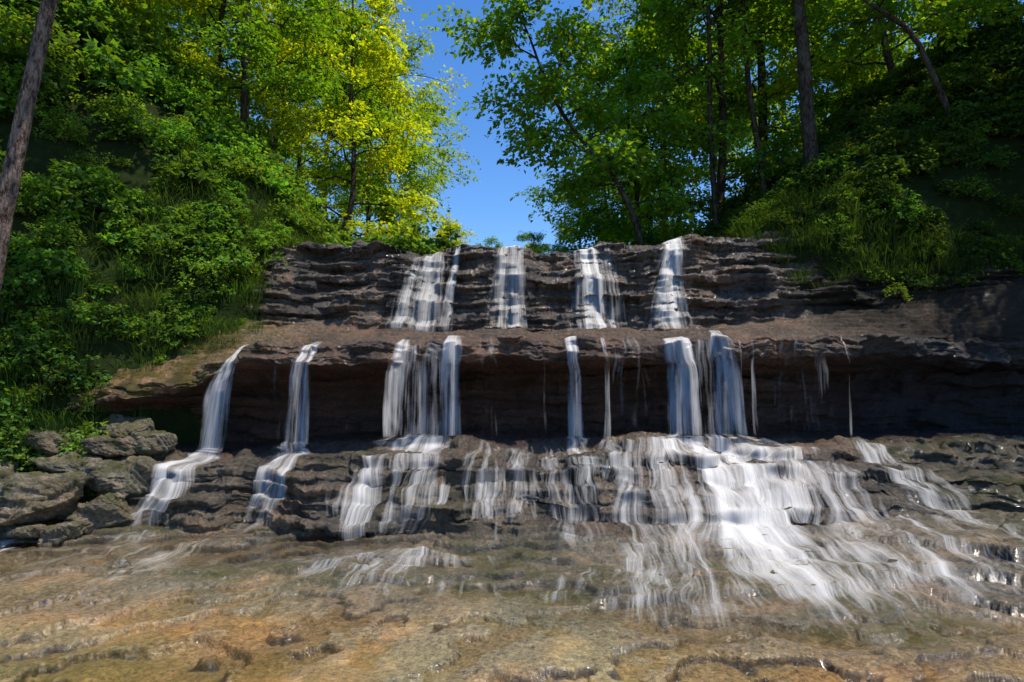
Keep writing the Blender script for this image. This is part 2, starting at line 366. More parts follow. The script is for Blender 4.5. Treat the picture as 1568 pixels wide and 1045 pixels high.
def stream(keys, layers=2, nu=None, seed=0, nst=420, off=0.02):
    """keys: (node position, x centre, width, density) going downstream (node position decreasing)"""
    kp = np.array([k[0] for k in keys], float)
    V = []; Q = []; D = []; U = []; base = 0
    wmax = max(k[2] for k in keys)
    nu = nu or int(np.clip(wmax/0.02, 8, 120))
    for l in range(layers):
        p = np.linspace(kp[0], kp[-1], nst)
        xc = np.interp(-p, -kp, [k[1] for k in keys]); w = np.interp(-p, -kp, [k[2] for k in keys]); d = np.interp(-p, -kp, [k[3] for k in keys])
        xc = blur(xc, 8, 0); w = blur(w, 8, 0); d = blur(d, 4, 0)
        if l > 0: d = d*sstep(4.3, 4.6, p)
        uu = np.linspace(-1, 1, nu)
        xx = xc[:, None]+uu[None, :]*w[:, None]*0.5*(1-0.08*l)
        rip = 1-sstep(4.4, 4.8, p)[:, None]
        xx = xx + 0.02*vn(xx*6+seed, np.arange(nst)[:, None]*0.01, seed+l) + rip*0.05*fbm(xx*2.5, p[:, None]*4, seed+l+9, 3)*np.minimum(1, w[:, None])
        rf = np.interp(p, pos_n, rowidx)[:, None]+0*xx
        ys = sample(Ys, rf, xx)-off-0.022*l; zs = sample(Zs, rf, xx)+off
        yy = np.minimum.accumulate(ys, 0); zz = np.minimum.accumulate(zs, 0)
        hug = (1-sstep(3.0, 3.2, p))[:, None]
        zz = zz*(1-hug)+np.maximum(zz, zs-.004)*hug
        yy = blur(yy, 4, 0); zz = blur(zz, 2, 0)
        yy = yy - 0.012*vn(xx*14+seed*3, p[:, None]*0.2, seed+50+l)*(1-hug)
        dz = -np.diff(zz, axis=0, prepend=zz[:1]); dy = -np.diff(yy, axis=0, prepend=yy[:1])
        steep = np.clip(dz/(np.sqrt(dz*dz+dy*dy)+1e-5), 0, 1); steep = blur(blur(steep, 7, 0), 1, 1)
        ds = np.sqrt(np.diff(yy, axis=0)**2+np.diff(zz, axis=0)**2)
        arc = np.vstack([np.zeros((1, nu)), np.cumsum(ds, 0)])
        arc = blur(arc.mean(1, keepdims=True), 4, 0)
        onrock = (1-sstep(4.3, 4.7, p))[:, None]
        dar = np.diff(arc, axis=0, prepend=arc[:1]); arc = np.cumsum(dar*(1+.15*onrock), 0)
        ua = np.abs(uu)[None, :]+0.28*vn(uu[None, :]*1.5+seed, p[:, None]*(1.2+1.8*onrock), seed+91)*onrock+.12*vn(uu[None, :]*2+seed, arc*1.5, seed+92)
        edge = np.clip((1-ua)/0.6, 0, 1); edge = edge*edge*(3-2*edge)*(np.abs(uu)[None, :] < .98)
        clump = 0.9+0.5*vn(uu[None, :]*w.mean()*5.0+seed*7.1+l*3, p[:, None]*0.8, seed+5)
        endf = sstep(0, 0.02, np.linspace(0, 1, nst))*sstep(1.0, 0.80, np.linspace(0, 1, nst))
        brk = 1+onrock*((steep-.5)*0.15+0.15*fbm(xx*4, p[:, None]*3, seed+77, 2))
        D.append((d[:, None]*edge*clump*endf[:, None]*brk).ravel())
        U.append(np.stack([(uu[None, :]*w.mean()*0.5+xc.mean()+seed*3.3+l*9.7)+rip*.05*fbm(xx*2.5, arc*1.5, seed+3, 2)+.012*fbm(xx*5, arc*1.2, seed+4, 2), arc+0*xx+seed], -1).reshape(-1, 2))
        V.append(np.stack([xx, yy, zz], -1).reshape(-1, 3)); Q.append(grid_quads(nst, nu)+base); base += nst*nu
    return np.vstack(V), np.vstack(Q), np.concatenate(D), np.vstack(U)

S = []
S.append(([(10.3, -1.45, .55, .15), (10.0, -1.45, .7, .45), (9.5, -1.5, 1.0, .5), (9.0, -1.6, 1.2, .68), (8.8, -1.6, 1.0, .2)], 2))
S.append(([(10.2, -0.95, .12, .5), (9.9, -0.97, .18, .85), (9.0, -1.1, .3, .7), (8.8, -1.1, .2, .1)], 1))
S.append(([(10.3, 0.0, .5, .15), (10.0, -0.02, .7, .56), (9.4, -.05, .8, .6), (9.0, -0.05, .95, .6), (8.8, 0, .7, .2)], 2))
S.append(([(10.3, 1.3, .4, .15), (10.0, 1.33, .4, .95), (9.4, 1.36, .42, .85), (9.0, 1.38, .55, .8), (8.8, 1.35, .5, .2)], 2))
S.append(([(10.2, 1.4, .9, .2), (10.0, 1.38, 1.1, .42), (9.0, 1.38, 1.35, .42), (8.8, 1.4, .9, .1)], 1))
S.append(([(10.4, 2.85, .25, .2), (10.0, 2.80, .4, .85), (9.6, 2.68, .7, .7), (9.3, 2.62, .9, .78), (9.0, 2.6, 1.2, .75), (8.8, 2.6, .9, .3)], 2))
S.append(([(8.15, -3.62, .22, .2), (7.9, -3.66, .34, .68), (6.5, -3.85, .46, .58), (4.9, -3.95, .56, .64), (4.3, -4.0, .6, .85), (3.4, -4.12, .7, .88), (3.0, -4.25, .9, .9), (2.86, -4.4, 1.2, .6), (2.6, -4.6, 1.4, .1)], 2))
S.append(([(8.2, -2.62, .24, .2), (7.9, -2.64, .32, .82), (6.5, -2.68, .40, .6), (4.9, -2.72, .5, .66), (4.3, -2.76, .62, .88), (3.4, -2.9, .78, .9), (3.0, -3.05, 1.05, .95), (2.85, -3.25, 1.5, .7), (2.5, -3.5, 1.7, .1)], 2))
S.append(([(8.2, -1.46, .16, .4), (7.9, -1.46, .26, .78), (6.5, -1.52, .28, .58), (4.8, -1.56, .32, .6), (4.5, -1.56, .3, .6)], 2))
S.append(([(8.2, -0.80, .28, .4), (7.9, -0.80, .38, .78), (6.5, -.80, .42, .58), (4.8, -.8, .46, .6), (4.5, -.85, .5, .5)], 2))
S.append(([(7.9, -1.15, 1.0, .42), (5, -1.15, 1.15, .40), (4.6, -1.2, 1.35, .7), (4.3, -1.25, 1.6, .82), (4.0, -1.35, 1.75, .7), (3.5, -1.38, 1.7, .62), (3.0, -1.4, 1.55, .6), (2.85, -1.55, 1.6, .5), (2.5, -1.8, 1.5, .1)], 1))
S.append(([(8.2, .78, .14, .4), (7.9, .78, .22, .75), (6.5, .8, .25, .54), (4.8, .82, .3, .6), (4.3, .86, .5, .8), (3.9, .95, .7, .68), (3.0, 1.1, .95, .58), (2.8, 1.1, 1.1, .3)], 2))
S.append(([(8.1, 1.22, .07, .4), (7.9, 1.22, .1, .65), (6.5, 1.23, .13, .45), (4.7, 1.23, .15, .45), (4.0, 1.25, .4, .45), (3.0, 1.35, .6, .4)], 1))
S.append(([(8.2, 2.2, .32, .5), (7.9, 2.2, .46, .95), (6.5, 2.26, .55, .68), (4.8, 2.3, .62, .75), (4.5, 2.35, .6, .6)], 2))
S.append(([(8.2, 2.78, .22, .5), (7.9, 2.78, .36, .88), (6.5, 2.84, .45, .62), (4.8, 2.88, .52, .7), (4.5, 2.8, .5, .6)], 2))
S.append(([(7.9, 2.5, 1.0, .42), (5, 2.55, 1.3, .42), (4.6, 2.6, 1.7, .85), (4.25, 2.62, 2.2, 1.05), (3.9, 2.6, 1.95, .92), (3.4, 2.55, 1.75, .86), (3.0, 2.5, 1.8, 1.0), (2.8, 2.4, 2.1, .85), (2.5, 2.35, 2.5, .72), (2.25, 2.3, 2.9, .66), (2.0, 2.25, 3.2, .62), (1.9, 2.25, 3.3, .42), (1.78, 2.2, 3.3, 0)], 1))
S.append(([(4.3, 2.4, .6, .3), (4.0, 2.4, .8, .6), (3.2, 2.35, .9, .55), (2.9, 2.3, 1.0, .8), (2.5, 2.25, 1.2, .68), (2.2, 2.2, 1.3, .45), (2.0, 2.2, 1.4, .25)], 1))
S.append(([(4.5, 3.4, .3, .3), (4.0, 3.55, .7, .52), (3.0, 3.4, 1.3, .48), (2.5, 3.2, 1.6, .42), (2.0, 3.1, 1.7, .38), (1.9, 3.1, 1.7, .15)], 1))
S.append(([(4.4, .3, .8, .35), (4.0, .2, 1.3, .38), (3.0, .2, 1.9, .36)], 1))
S.append(([(4.4, 1.6, .8, .40), (4.0, 1.6, 1.0, .42), (3.0, 1.5, 1.4, .44), (2.4, 1.4, 1.5, .38), (1.95, 1.2, 1.5, .34), (1.8, 1.2, 1.3, .1)], 1))
r_ = np.random.default_rng(99)
for (x, w, d) in [(3.22, .07, .6), (3.05, .06, .42), (1.66, .07, .34), (4.5, .05, .45), (.45, .05, .32), (-.35, .4, .22), (3.8, .5, .23), (-2.1, .06, .32), (4.2, .3, .22), (-3.1, .4, .23), (1.5, .5, .23)]:
    S.append(([(8.05, x, w, .1), (7.9, x, w, d), (6.5, x+r_.normal(0, .02), w*1.2, d*.8), (4.5, x, w*1.8, d*.6)], 1))
for i in range(14):
    x = r_.uniform(-2.0, 5.2); w = r_.uniform(.15, .7); d = r_.uniform(.32, .52); a = r_.uniform(3.9, 4.5); b = a-r_.uniform(.8, 1.8)
    S.append(([(a, x, w*.6, .3), (a-.2, x, w, d), (b, x+r_.normal(0, .08), w*1.9, d*.7)], 1))
for (x, p0, p1, w, d) in [(-3.8, 2.8, 1.5, 3.0, .34), (-1.0, 2.7, 1.7, 2.6, .34), (.9, 2.6, 1.8, 1.4, .34), (4.1, 3.0, 2.1, 1.6, .34), (-5.4, 2.4, 1.5, 1.2, .48)]:
    S.append(([(p0, x, w*.7, d), ((p0+p1)/2, x-.2, w, d), (p1, x-.3, w*1.1, 0)], 1))
VV = []; QQ = []; DD = []; UU = []; b = 0
for i, (keys, ly) in enumerate(S):
    v, q, d, u = stream(keys, ly, seed=i+1, nst=420 if keys[0][0]-keys[-1][0] > 3 else 220)
    VV.append(v); QQ.append(q+b); DD.append(d); UU.append(u); b += len(v)
DDc = np.concatenate(DD); QQc = np.vstack(QQ)
QQc = QQc[(DDc[QQc].max(1) > 0.03)]
me = make_mesh('waterfall', np.vstack(VV), QQc, [FALLS], floats={'dens': DDc}, uv=np.vstack(UU))
link(bpy.data.objects.new('waterfall', me))
gx = np.linspace(-9, 7, 60); gy = np.linspace(-6, 6.6, 60)
GX, GY = np.meshgrid(gx, gy)
me = make_mesh('shallow_stream', np.stack([GX, GY, GX*0-0.03+0.002*(GY-3)], -1).reshape(-1, 3), grid_quads(60, 60), [POOL])
link(bpy.data.objects.new('shallow_stream_water', me))

# ------------------------------------------------------------------ HILLSIDE
def nonuni(a, b, n_in, n_out):
    o = np.geomspace(1, 300, n_out)
    return np.concatenate([(a-o[::-1]), np.linspace(a, b, n_in), (b+o)])
hx = nonuni(-22, 22, 330, 24); hy = nonuni(-8, 30, 300, 24)
LY = [-8, 3, 5.5, 6.5, 7.2, 8, 9.2, 10, 13, 20, 40, 80]; LX = [-9, -8.2, -7.2, -6.5, -6.0, -5.2, -4.35, -4.1, -3.8, -4.5, -7, -10]
RY = [-8, 3, 7.9, 8.8, 9.1, 9.5, 9.9, 12, 20, 40, 80]; RX = [11, 10.3, 9.8, 9.3, 7.2, 5.0, 4.4, 4.1, 4.5, 7, 10]
def hill(x, y):
    xL = np.interp(y, LY, LX); xR = np.interp(y, RY, RX)
    zL = np.interp(y, [-8, 5, 6.5, 7.4, 8, 9.2, 9.9, 12, 40], [0, 0.1, .5, 1.1, 1.85, 2.9, 4.15, 4.3, 5])
    zR = np.interp(y, [-8, 5, 6.5, 7.5, 8.6, 9.0, 9.9, 12, 40], [0.3, .8, 1.6, 2.4, 3.2, 3.3, 4.3, 4.6, 5])
    xL = xL+0.25*vn(y*1.1, y*0, 101); xR = xR+0.2*vn(y*1.1, y*0, 102)
    dl = np.maximum(xL-x, 0); dr = np.maximum(x-xR, 0)
    up = 11*(1-np.exp(-dl/8.5)); ur = 10*(1-np.exp(-dr/10.))*(.3+.7*sstep(8.6, 12, y))
    t = np.clip((x-xL)/(xR-xL), 0, 1)
    base = zL*(1-t)+zR*t
    inch = np.minimum(x-xL, xR-x)
    sink = sstep(0, 0.4, inch)
    low = np.interp(y, [-8, 5, 7, 8.2, 9.0, 10.5, 11.5, 13, 40, 400], [-.6, -.6, -.4, .3, .6, 2.0, 4.0, 4.45, 5.2, 8])
    z = base*(1-sink)+low*sink+up+ur
    far = sstep(14, 24, y)
    return z + (0.22*fbm(x*.6, y*.6, 105, 4)+0.08*fbm(x*2.2, y*2.2, 106, 3))*(np.minimum(1, (dl+dr)*1.2+far*.6))
HX, HY = np.meshgrid(hx, hy)
me = make_mesh('ground', np.stack([HX, HY, hill(HX, HY)], -1).reshape(-1, 3), grid_quads(len(hy), len(hx)), [SOIL])
link(bpy.data.objects.new('hillside_ground', me))

# ------------------------------------------------------------------ FOLIAGE
def rot_mats(yaw, pitch, roll):
    cy, sy = np.cos(yaw), np.sin(yaw); cp, sp = np.cos(pitch), np.sin(pitch); cr, sr = np.cos(roll), np.sin(roll)
    z = 0*yaw; o = z+1
    Rz = np.stack([cy, -sy, z, sy, cy, z, z, z, o], -1).reshape(-1, 3, 3)
    Ry = np.stack([cp, z, sp, z, o, z, -sp, z, cp], -1).reshape(-1, 3, 3)
    Rx = np.stack([o, z, z, z, cr, -sr, z, sr, cr], -1).reshape(-1, 3, 3)
    return Rz@Ry@Rx

def leaves(c, yaw, pitch, roll, L, W):
    n = len(c); R = rot_mats(yaw, pitch, roll)
    loc = np.zeros((n, 4, 3))
    loc[:, 1, 0] = L*.42; loc[:, 1, 1] = W*.5; loc[:, 1, 2] = W*.12
    loc[:, 2, 0] = L; loc[:, 2, 2] = -L*.1
    loc[:, 3, 0] = L*.42; loc[:, 3, 1] = -W*.5; loc[:, 3, 2] = W*.12
    V = np.einsum('nij,nkj->nki', R, loc)+c[:, None, :]
    return V.reshape(-1, 3), np.arange(n*4).reshape(-1, 4)

def tube(pts, rad, sides=7):
    pts = np.asarray(pts, float); rad = np.asarray(rad, float)
    T = np.gradient(pts, axis=0); T /= np.linalg.norm(T, axis=1, keepdims=True)+1e-9
    ref = np.array([0.31, 0.95, 0.05]) if abs(T[0, 1]) < 0.8 else np.array([1, 0, 0.])
    n1 = np.cross(T, ref); n1 /= np.linalg.norm(n1, axis=1, keepdims=True)+1e-9; n2 = np.cross(T, n1)
    a = np.arange(sides+1)/sides*2*np.pi
    V = pts[:, None, :]+rad[:, None, None]*(np.cos(a)[None, :, None]*n1[:, None, :]+np.sin(a)[None, :, None]*n2[:, None, :])
    return V.reshape(-1, 3), grid_quads(len(pts), sides+1)

class Acc:
    def __init__(s): s.V = []; s.Q = []; s.M = []; s.C = []; s.b = 0
    def add(s, V, Q, m, c):
        s.V.append(V); s.Q.append(Q+s.b); s.M.append(np.full(len(Q), m) if np.isscalar(m) else m); s.b += len(V)
        c = np.asarray(c, float); s.C.append(np.broadcast_to(c, (len(V), 3)) if c.ndim == 1 else c)
    def pack(s): return np.vstack(s.V), np.vstack(s.Q), np.concatenate(s.M), np.vstack(s.C)
    def mesh(s, name, mats, smooth=True):
        V, Q, M, Cc = s.pack()
        return make_mesh(name, V, Q, mats, M, cols={'col': Cc}, smooth=smooth)

GB = (0.12, 0.235, 0.018)
def leafcol(n, r, base=GB):
    v = r.uniform(0.65, 1.4, n)[:, None]; y = r.uniform(-1, 1, n)[:, None]
    return np.array(base)[None]*v*(1+y*np.array([[0.25, 0.05, -0.1]]))

def add_sprays(acc, cen, r, leafL=0.12, per=34, size=0.55, dirs=None, base=GB, flat=0.35):
    n = len(cen)
    sc = r.uniform(0.7, 1.3, n)*size
    yaw = r.uniform(0, 2*np.pi, n) if dirs is None else dirs+r.normal(0, .5, n)
    R = rot_mats(yaw, r.normal(0.25, flat, n), r.normal(0, flat, n))
    t = r.uniform(0, 1, (n, per)); side = r.choice([-1, 1], (n, per)); lat = r.uniform(0, 1, (n, per))**0.8*(0.15+0.5*np.sin(np.pi*np.clip(t, 0.05, .95)))
    lx = t*1.5-.5; ly = side*lat; lz = -0.22*lx*lx+r.normal(0, 0.07, (n, per))
    loc = np.stack([lx, ly, lz], -1)*sc[:, None, None]
    pw = np.einsum('nij,nkj->nki', R, loc)+cen[:, None, :]
    ly_ = (yaw[:, None]+side*r.uniform(.3, 1.2, (n, per))).ravel()
    m = n*per
    L = r.uniform(.7, 1.25, m)*leafL
    V, Q = leaves(pw.reshape(-1, 3), ly_, r.normal(0.3, .45, m), r.normal(0, .55, m), L, L*r.uniform(.5, .72, m))
    cs = np.repeat(r.uniform(.75, 1.25, n), per)[:, None]
    c = np.repeat(leafcol(m, r, base)*cs, 4, 0)
    acc.add(V, Q, 1, c)

def build_tree(name, seed, H=10, r0=0.14, crown0=.3, cr=2.8, limbs=20, sprays=850, lean=(0, 0), leafL=.13, mats=None, per=25, base=GB, size=.52, limb_sides=5, wob=.25):
    r = np.random.default_rng(seed); acc = Acc()
    n = 26; t = np.linspace(0, 1, n)
    wx = vn(t*3, t*0+seed, seed); wy = vn(t*3, t*0+seed+3, seed+1)
    tr = np.stack([lean[0]*t**1.1+wob*(wx-wx[0]), lean[1]*t**1.1+wob*(wy-wy[0]), t*H-0.6*(1-t)], -1)
    rad = r0*(1-t)**.8*0.95+0.012; rad[:2] *= [1.5, 1.15]
    V, Q = tube(tr, rad, 10); acc.add(V, Q, 0, (0.1, 0.08, 0.06))
    cen = []; dr = []
    for i in range(limbs):
        f = crown0+(0.96-crown0)*((i+r.uniform(0, .8))/limbs)
        p0 = np.array([np.interp(f, t, tr[:, k]) for k in range(3)])
        az = i*2.4+r.uniform(-.5, .5); g = (f-crown0)/(1-crown0)
        ln = cr*(np.sin(np.pi*(0.22+0.75*g))**.7)*r.uniform(.65, 1.25)
        el = r.uniform(.1, .55)+.5*g
        k = 8; s = np.linspace(0, 1, k)
        pts = p0+np.stack([np.cos(az)*np.cos(el)*ln*s, np.sin(az)*np.cos(el)*ln*s, np.sin(el)*ln*s-0.22*ln*s*s], -1)
        pts[1:] += r.normal(0, .05*ln/2.5, (k-1, 3))
        rr = max(.018, r0*.38*(1-f*.6)); V, Q = tube(pts, rr*(1-s*.85)+.004, limb_sides); acc.add(V, Q, 0, (0.1, 0.08, 0.06))
        for j in range(5):
            s0 = r.uniform(.25, .95); q0 = np.array([np.interp(s0, s, pts[:, a]) for a in range(3)])
            a2 = az+r.choice([-1, 1])*r.uniform(.4, 1.2); l2 = ln*r.uniform(.22, .5)
            q = q0+np.stack([np.cos(a2)*l2*s, np.sin(a2)*l2*s, r.uniform(-.1, .45)*l2*s-.15*l2*s*s], -1)
            V, Q = tube(q[::2], (.012*(1-s*.7)+.003)[::2], 4); acc.add(V, Q, 0, (0.1, 0.08, 0.06))
            m = max(2, int(sprays/limbs/6)); ss = r.uniform(.35, 1.1, m)
            cc = q0+(q[-1]-q0)*ss[:, None]+r.normal(0, .13, (m, 3)); cen.append(cc); dr.append(np.full(m, a2))
        m = max(2, int(sprays/limbs/6)); ss = r.uniform(.4, 1.05, m)
        cen.append(p0+(pts[-1]-p0)*ss[:, None]+r.normal(0, .15, (m, 3))); dr.append(np.full(m, az))
    add_sprays(acc, np.vstack(cen), r, leafL, per, size, np.concatenate(dr), base)
    return acc.mesh(name, mats or [BARK, LEAF])

YB = (0.17, 0.275, 0.012)
T = [build_tree('broadleaf_tree_a', 11, 10, .12, .14, 3.0, 22, 780),
     build_tree('broadleaf_tree_b', 12, 11, .13, .18, 3.2, 22, 820, lean=(.6, .2)),
     build_tree('broadleaf_tree_c', 13, 8.5, .09, .08, 2.5, 20, 680, lean=(-.5, 0), leafL=.14),
     build_tree('broadleaf_tree_d', 14, 12, .14, .26, 3.4, 22, 820, leafL=.125)]
TY = [build_tree('young_tree_a', 21, 9, .09, .12, 2.6, 20, 680, mats=[BARK, LEAFY], base=YB),
      build_tree('young_tree_b', 22, 10, .10, .18, 2.8, 20, 680, mats=[BARK, LEAFY], base=YB, lean=(.6, -.3))]

def place(me, x, y, s=1.0, rz=None, dz=0, name='broadleaf_tree', sz=None):
    ob = bpy.data.objects.new(name, me); link(ob)
    z = float(hill(np.array([x*1.0]), np.array([y*1.0]))[0])
    ob.location = (x, y, z+dz); ob.rotation_euler = (0, 0, rng.uniform(0, 6.28) if rz is None else rz); ob.scale = (s, s, sz or s)
    return ob
left = [(-6.0, 12.3, .8, 'T0'), (-4.9, 15.5, .95, 'Y0'), (-8.2, 10.6, .85, 'Y1'), (-9.8, 13.5, 1.0, 'Y1'), (-7.4, 16.5, 1.1, 'T1'), (-5.3, 19.5, 1.05, 'T2'), (-6.0, 24, 1.1, 'Y1'),
        (-10.5, 18, 1.1, 'T0'), (-13.5, 14.5, 1.0, 'T3'), (-11.5, 9.5, .9, 'Y0'), (-14, 20, 1.2, 'T1'), (-9.5, 25, 1.2, 'Y0'), (-11, 33, 1.4, 'T0'),
        (-7.0, 13.8, .9, 'Y0'), (-6.2, 30, 1.2, 'T1'), (-9.6, 8.2, .7, 'T2')]
right_ = [(3.6, 15.5, .85, 'T2'), (5.0, 13.4, .9, 'T0'), (4.6, 18.5, 1.05, 'Y1'), (7.0, 15.5, 1.0, 'T3'), (6.2, 22, 1.15, 'T0'), (9.2, 13, .95, 'Y0'), (9.5, 18, 1.1, 'T2'), (12, 15, 1.1, 'T0'),
          (9, 25, 1.2, 'Y0'), (14, 21, 1.2, 'T1'), (4.8, 27, 1.1, 'T0'), (7, 32, 1.3, 'T2'), (15, 30, 1.4, 'T3'), (12.3, 11, .85, 'T2'), (13.5, 8.2, 1.0, 'T1'), (12.2, 5.6, .95, 'T0'), (10.6, 10.2, .7, 'T3'), (11.2, 7.6, .75, 'T3')]
gap = [(-1.2, 33, .55, 'T0'), (1.4, 29, .5, 'Y0'), (-3.2, 29, .62, 'T2'), (2.8, 24, .6, 'T0'), (-2.7, 24, .42, 'Y1'), (.9, 20.5, .33, 'T2'), (-.8, 24, .3, 'T2')]
for lst in (left, right_, gap):
    for (x, y, s, kd) in lst:
        m = (T if kd[0] == 'T' else TY)[int(kd[1])]
        place(m, x, y, s)
big = build_tree('near_tree', 31, 12, .115, .72, 2.2, 12, 240, lean=(1.45, .2), mats=[BARKL, LEAF], wob=.12)
place(big, -6.45, 6.7, 1.0, 0.0, name='leaning_tree')
tall = build_tree('tall_tree', 32, 14, .14, .45, 3.0, 18, 650, lean=(-1.4, .2), mats=[BARK, LEAF], wob=.25)
place(tall, 6.15, 11.2, 1.0, 0.0, name='tall_tree')
thin = build_tree('slender_tree', 33, 12, .06, .35, 2.0, 18, 420, lean=(-.5, 0), wob=.2)
place(thin, 5.5, 12.0, 1.0, 0.0, name='slender_tree'); place(thin, 4.6, 12.6, 1.0, 2.0, name='slender_tree')
lean = build_tree('arching_tree', 34, 6.0, .07, .3, 2.0, 16, 420, lean=(-3.2, .3), wob=.25)
place(lean, 3.1, 12.2, 1.0, 0.0, name='arching_tree')
lean2 = build_tree('arching_tree_b', 35, 5.5, .05, .4, 1.4, 12, 240, lean=(-2.2, .2), wob=.3)
place(lean2, 8.6, 10.4, 1.0, 0.0, name='arching_tree')

# shrubs: one merged understory mesh ---------------------------------
def build_shrub(seed, n=60, R=.75, leafL=.12, base=(0.085, 0.19, 0.02), per=22):
    r = np.random.default_rng(seed); acc = Acc()
    a = r.uniform(0, 6.28, n); el = r.uniform(0.05, 1.5, n); rr = R*r.uniform(.35, 1, n)**.6
    cen = np.stack([np.cos(a)*np.cos(el)*rr, np.sin(a)*np.cos(el)*rr, np.sin(el)*rr*1.1], -1)*r.uniform(.6, 1.35, (n, 1))
    for i in range(0, n, 6):
        s = np.linspace(0, 1, 4)[:, None]; p = cen[i]*s+np.array([0, 0, .15])*np.sin(s*3.1)
        V, Q = tube(p, .009*(1-s[:, 0]*.7)+.002, 3); acc.add(V, Q, 0, (0.08, .07, .04))
    add_sprays(acc, cen, r, leafL, per, .28, a, base, .5)
    return acc.pack()
SH = [build_shrub(41), build_shrub(42, 60, .8, .15, (0.08, .18, .022)), build_shrub(43, 80, .7, .085, (0.10, .20, .02)), build_shrub(44, 45, .6, .18, (0.085, .19, .02), 16), build_shrub(45, 22, .5, .12, (0.09, .19, .02), 14)]
def build_grass(seed, n=70, H=.4, R=.22):
    r = np.random.default_rng(seed); acc = Acc()
    s = np.linspace(0, 1, 4)
    for i in range(n):
        a = r.uniform(0, 6.28); rad = R*r.uniform(0, 1)**.5; b0 = np.array([np.cos(a)*rad, np.sin(a)*rad, -.03]); h = H*r.uniform(.5, 1.2)
        a2 = a+r.normal(0, .6); bend = h*r.uniform(.25, .9)
        p = b0+np.stack([np.cos(a2)*bend*s**2, np.sin(a2)*bend*s**2, h*s*(1-.35*s*s)], -1)
        w = .0045*(1-s**2*.95); sd = np.array([-np.sin(a2), np.cos(a2), 0])
        V = np.stack([p-sd*w[:, None], p+sd*w[:, None]], 1).reshape(-1, 3)
        acc.add(V, grid_quads(4, 2), 0, np.array((0.045, .10, .013))*r.uniform(.6, 1.4))
    return acc.pack()
G = [build_grass(51), build_grass(52, 60, .5, .18), build_grass(53, 80, .28, .3)]
def merged(name, temps, items, mats):
    Vs = []; Qs = []; Ms = []; Cs = []; b = 0
    xy = np.array([(i[0], i[1]) for i in items]); zz = hill(xy[:, 0], xy[:, 1])
    for it_, z in zip(items, zz):
        x, y, s, k = it_[:4]; dk = it_[4] if len(it_) > 4 else 1.0
        if len(it_) > 5: z = it_[5]
        V, Q, M, Cc = temps[k]
        a = rng.uniform(0, 6.28); c, sn = math.cos(a)*s, math.sin(a)*s
        W = np.empty_like(V); W[:, 0] = V[:, 0]*c-V[:, 1]*sn+x; W[:, 1] = V[:, 0]*sn+V[:, 1]*c+y; W[:, 2] = V[:, 2]*s+z-.04
        Vs.append(W); Qs.append(Q+b); Ms.append(M); Cs.append(Cc*dk*rng.uniform(.65, 1.35)*np.array([rng.uniform(.85, 1.3), 1, 1])); b += len(V)
    me = make_mesh(name, np.vstack(Vs), np.vstack(Qs), mats, np.concatenate(Ms), cols={'col': np.vstack(Cs)})
    return link(bpy.data.objects.new(name, me))
xLf = lambda y: float(np.interp(y, LY, LX)); xRf = lambda y: float(np.interp(y, RY, RX))
def on_rock(x, p):
    rf = np.array([np.interp(p, pos_n, rowidx)]); xa = np.array([x])
    return float(sample(Y, rf, xa)[0]), float(sample(Z, rf, xa)[0])
it = []
for i in range(235):
    y = rng.uniform(6.0, 13.5); d = rng.uniform(0, 1)**1.1*6.0
    it.append((xLf(y)-d-.3, y, rng.uniform(.35, 1.1)*(0.62+.12*d), int(rng.integers(4))))
for i in range(130):
    y = rng.uniform(6.3, 10.4); d = rng.uniform(.1, 2.2)
    it.append((xLf(y)-d, y, rng.uniform(.2, .5), int(rng.integers(4))))
for i in range(350):
    y = 9.0+5*rng.uniform(0, 1)**1.3; d = rng.uniform(0.02, 1)**1.1*7
    it.append((xRf(y)+d, y, rng.uniform(.3, .8)*(0.5+.09*d), int(rng.integers(3)), .6))
for i in range(90):
    y = rng.uniform(12.0, 19); x = rng.uniform(-4.5, 5.0)
    it.append((x, y, rng.uniform(.5, 1.0)*(1 if abs(x) > 1.5 else .7), int(rng.integers(4))))
# small plants rooted in the cracks of the ledges
for i in range(80):
    x = rng.uniform(4.9, 9); p = rng.uniform(9.05+max(0, 6.2-x)*.5, 10.0); yy, zz = on_rock(x, p)
    it.append((x, yy, rng.uniform(.2, .5), 4, .6, zz))
for i in range(60):
    x = rng.uniform(-6.2, -4.0); p = rng.uniform(8.3, 9.0) if x < -4.9 else rng.uniform(8.75, 10); yy, zz = on_rock(x, p)
    it.append((x, yy, rng.uniform(.12, .38), 4, 1., zz))
for i in range(34):
    x = rng.uniform(-6.9, -5.2); p = rng.uniform(3.2, 4.6); yy, zz = on_rock(x, p)
    it.append((x, yy, rng.uniform(.3, .7), 4, 1., zz+.1))
merged('understory_shrubs', SH, it, [BARK, SHR])
it = []
for i in range(220):
    y = 9.1+rng.uniform(0, 1)**1.3*1.6; d = rng.uniform(-.1, 1)*1.5
    it.append((xRf(y)+d, y, rng.uniform(.5, 1.1), int(rng.integers(3)), .75))  # right bank grass: colour darkened as painted shade
for i in range(380):
    y = rng.uniform(5.8, 11); d = rng.uniform(-.15, 1)*1.6
    it.append((xLf(y)-d, y, rng.uniform(.5, 1.2), int(rng.integers(3))))
for i in range(90):
    x = rng.uniform(4.6, 9); yy, zz = on_rock(x, rng.uniform(9.3, 10.0)); it.append((x, yy, rng.uniform(.4, .9), int(rng.integers(3)), .7, zz))
for i in range(70):
    x = rng.uniform(-6, -3.9); yy, zz = on_rock(x, rng.uniform(8.4, 9.2)); it.append((x, yy, rng.uniform(.25, .6), int(rng.integers(3)), 1., zz))
merged('bank_grass', G, it, [GRS])

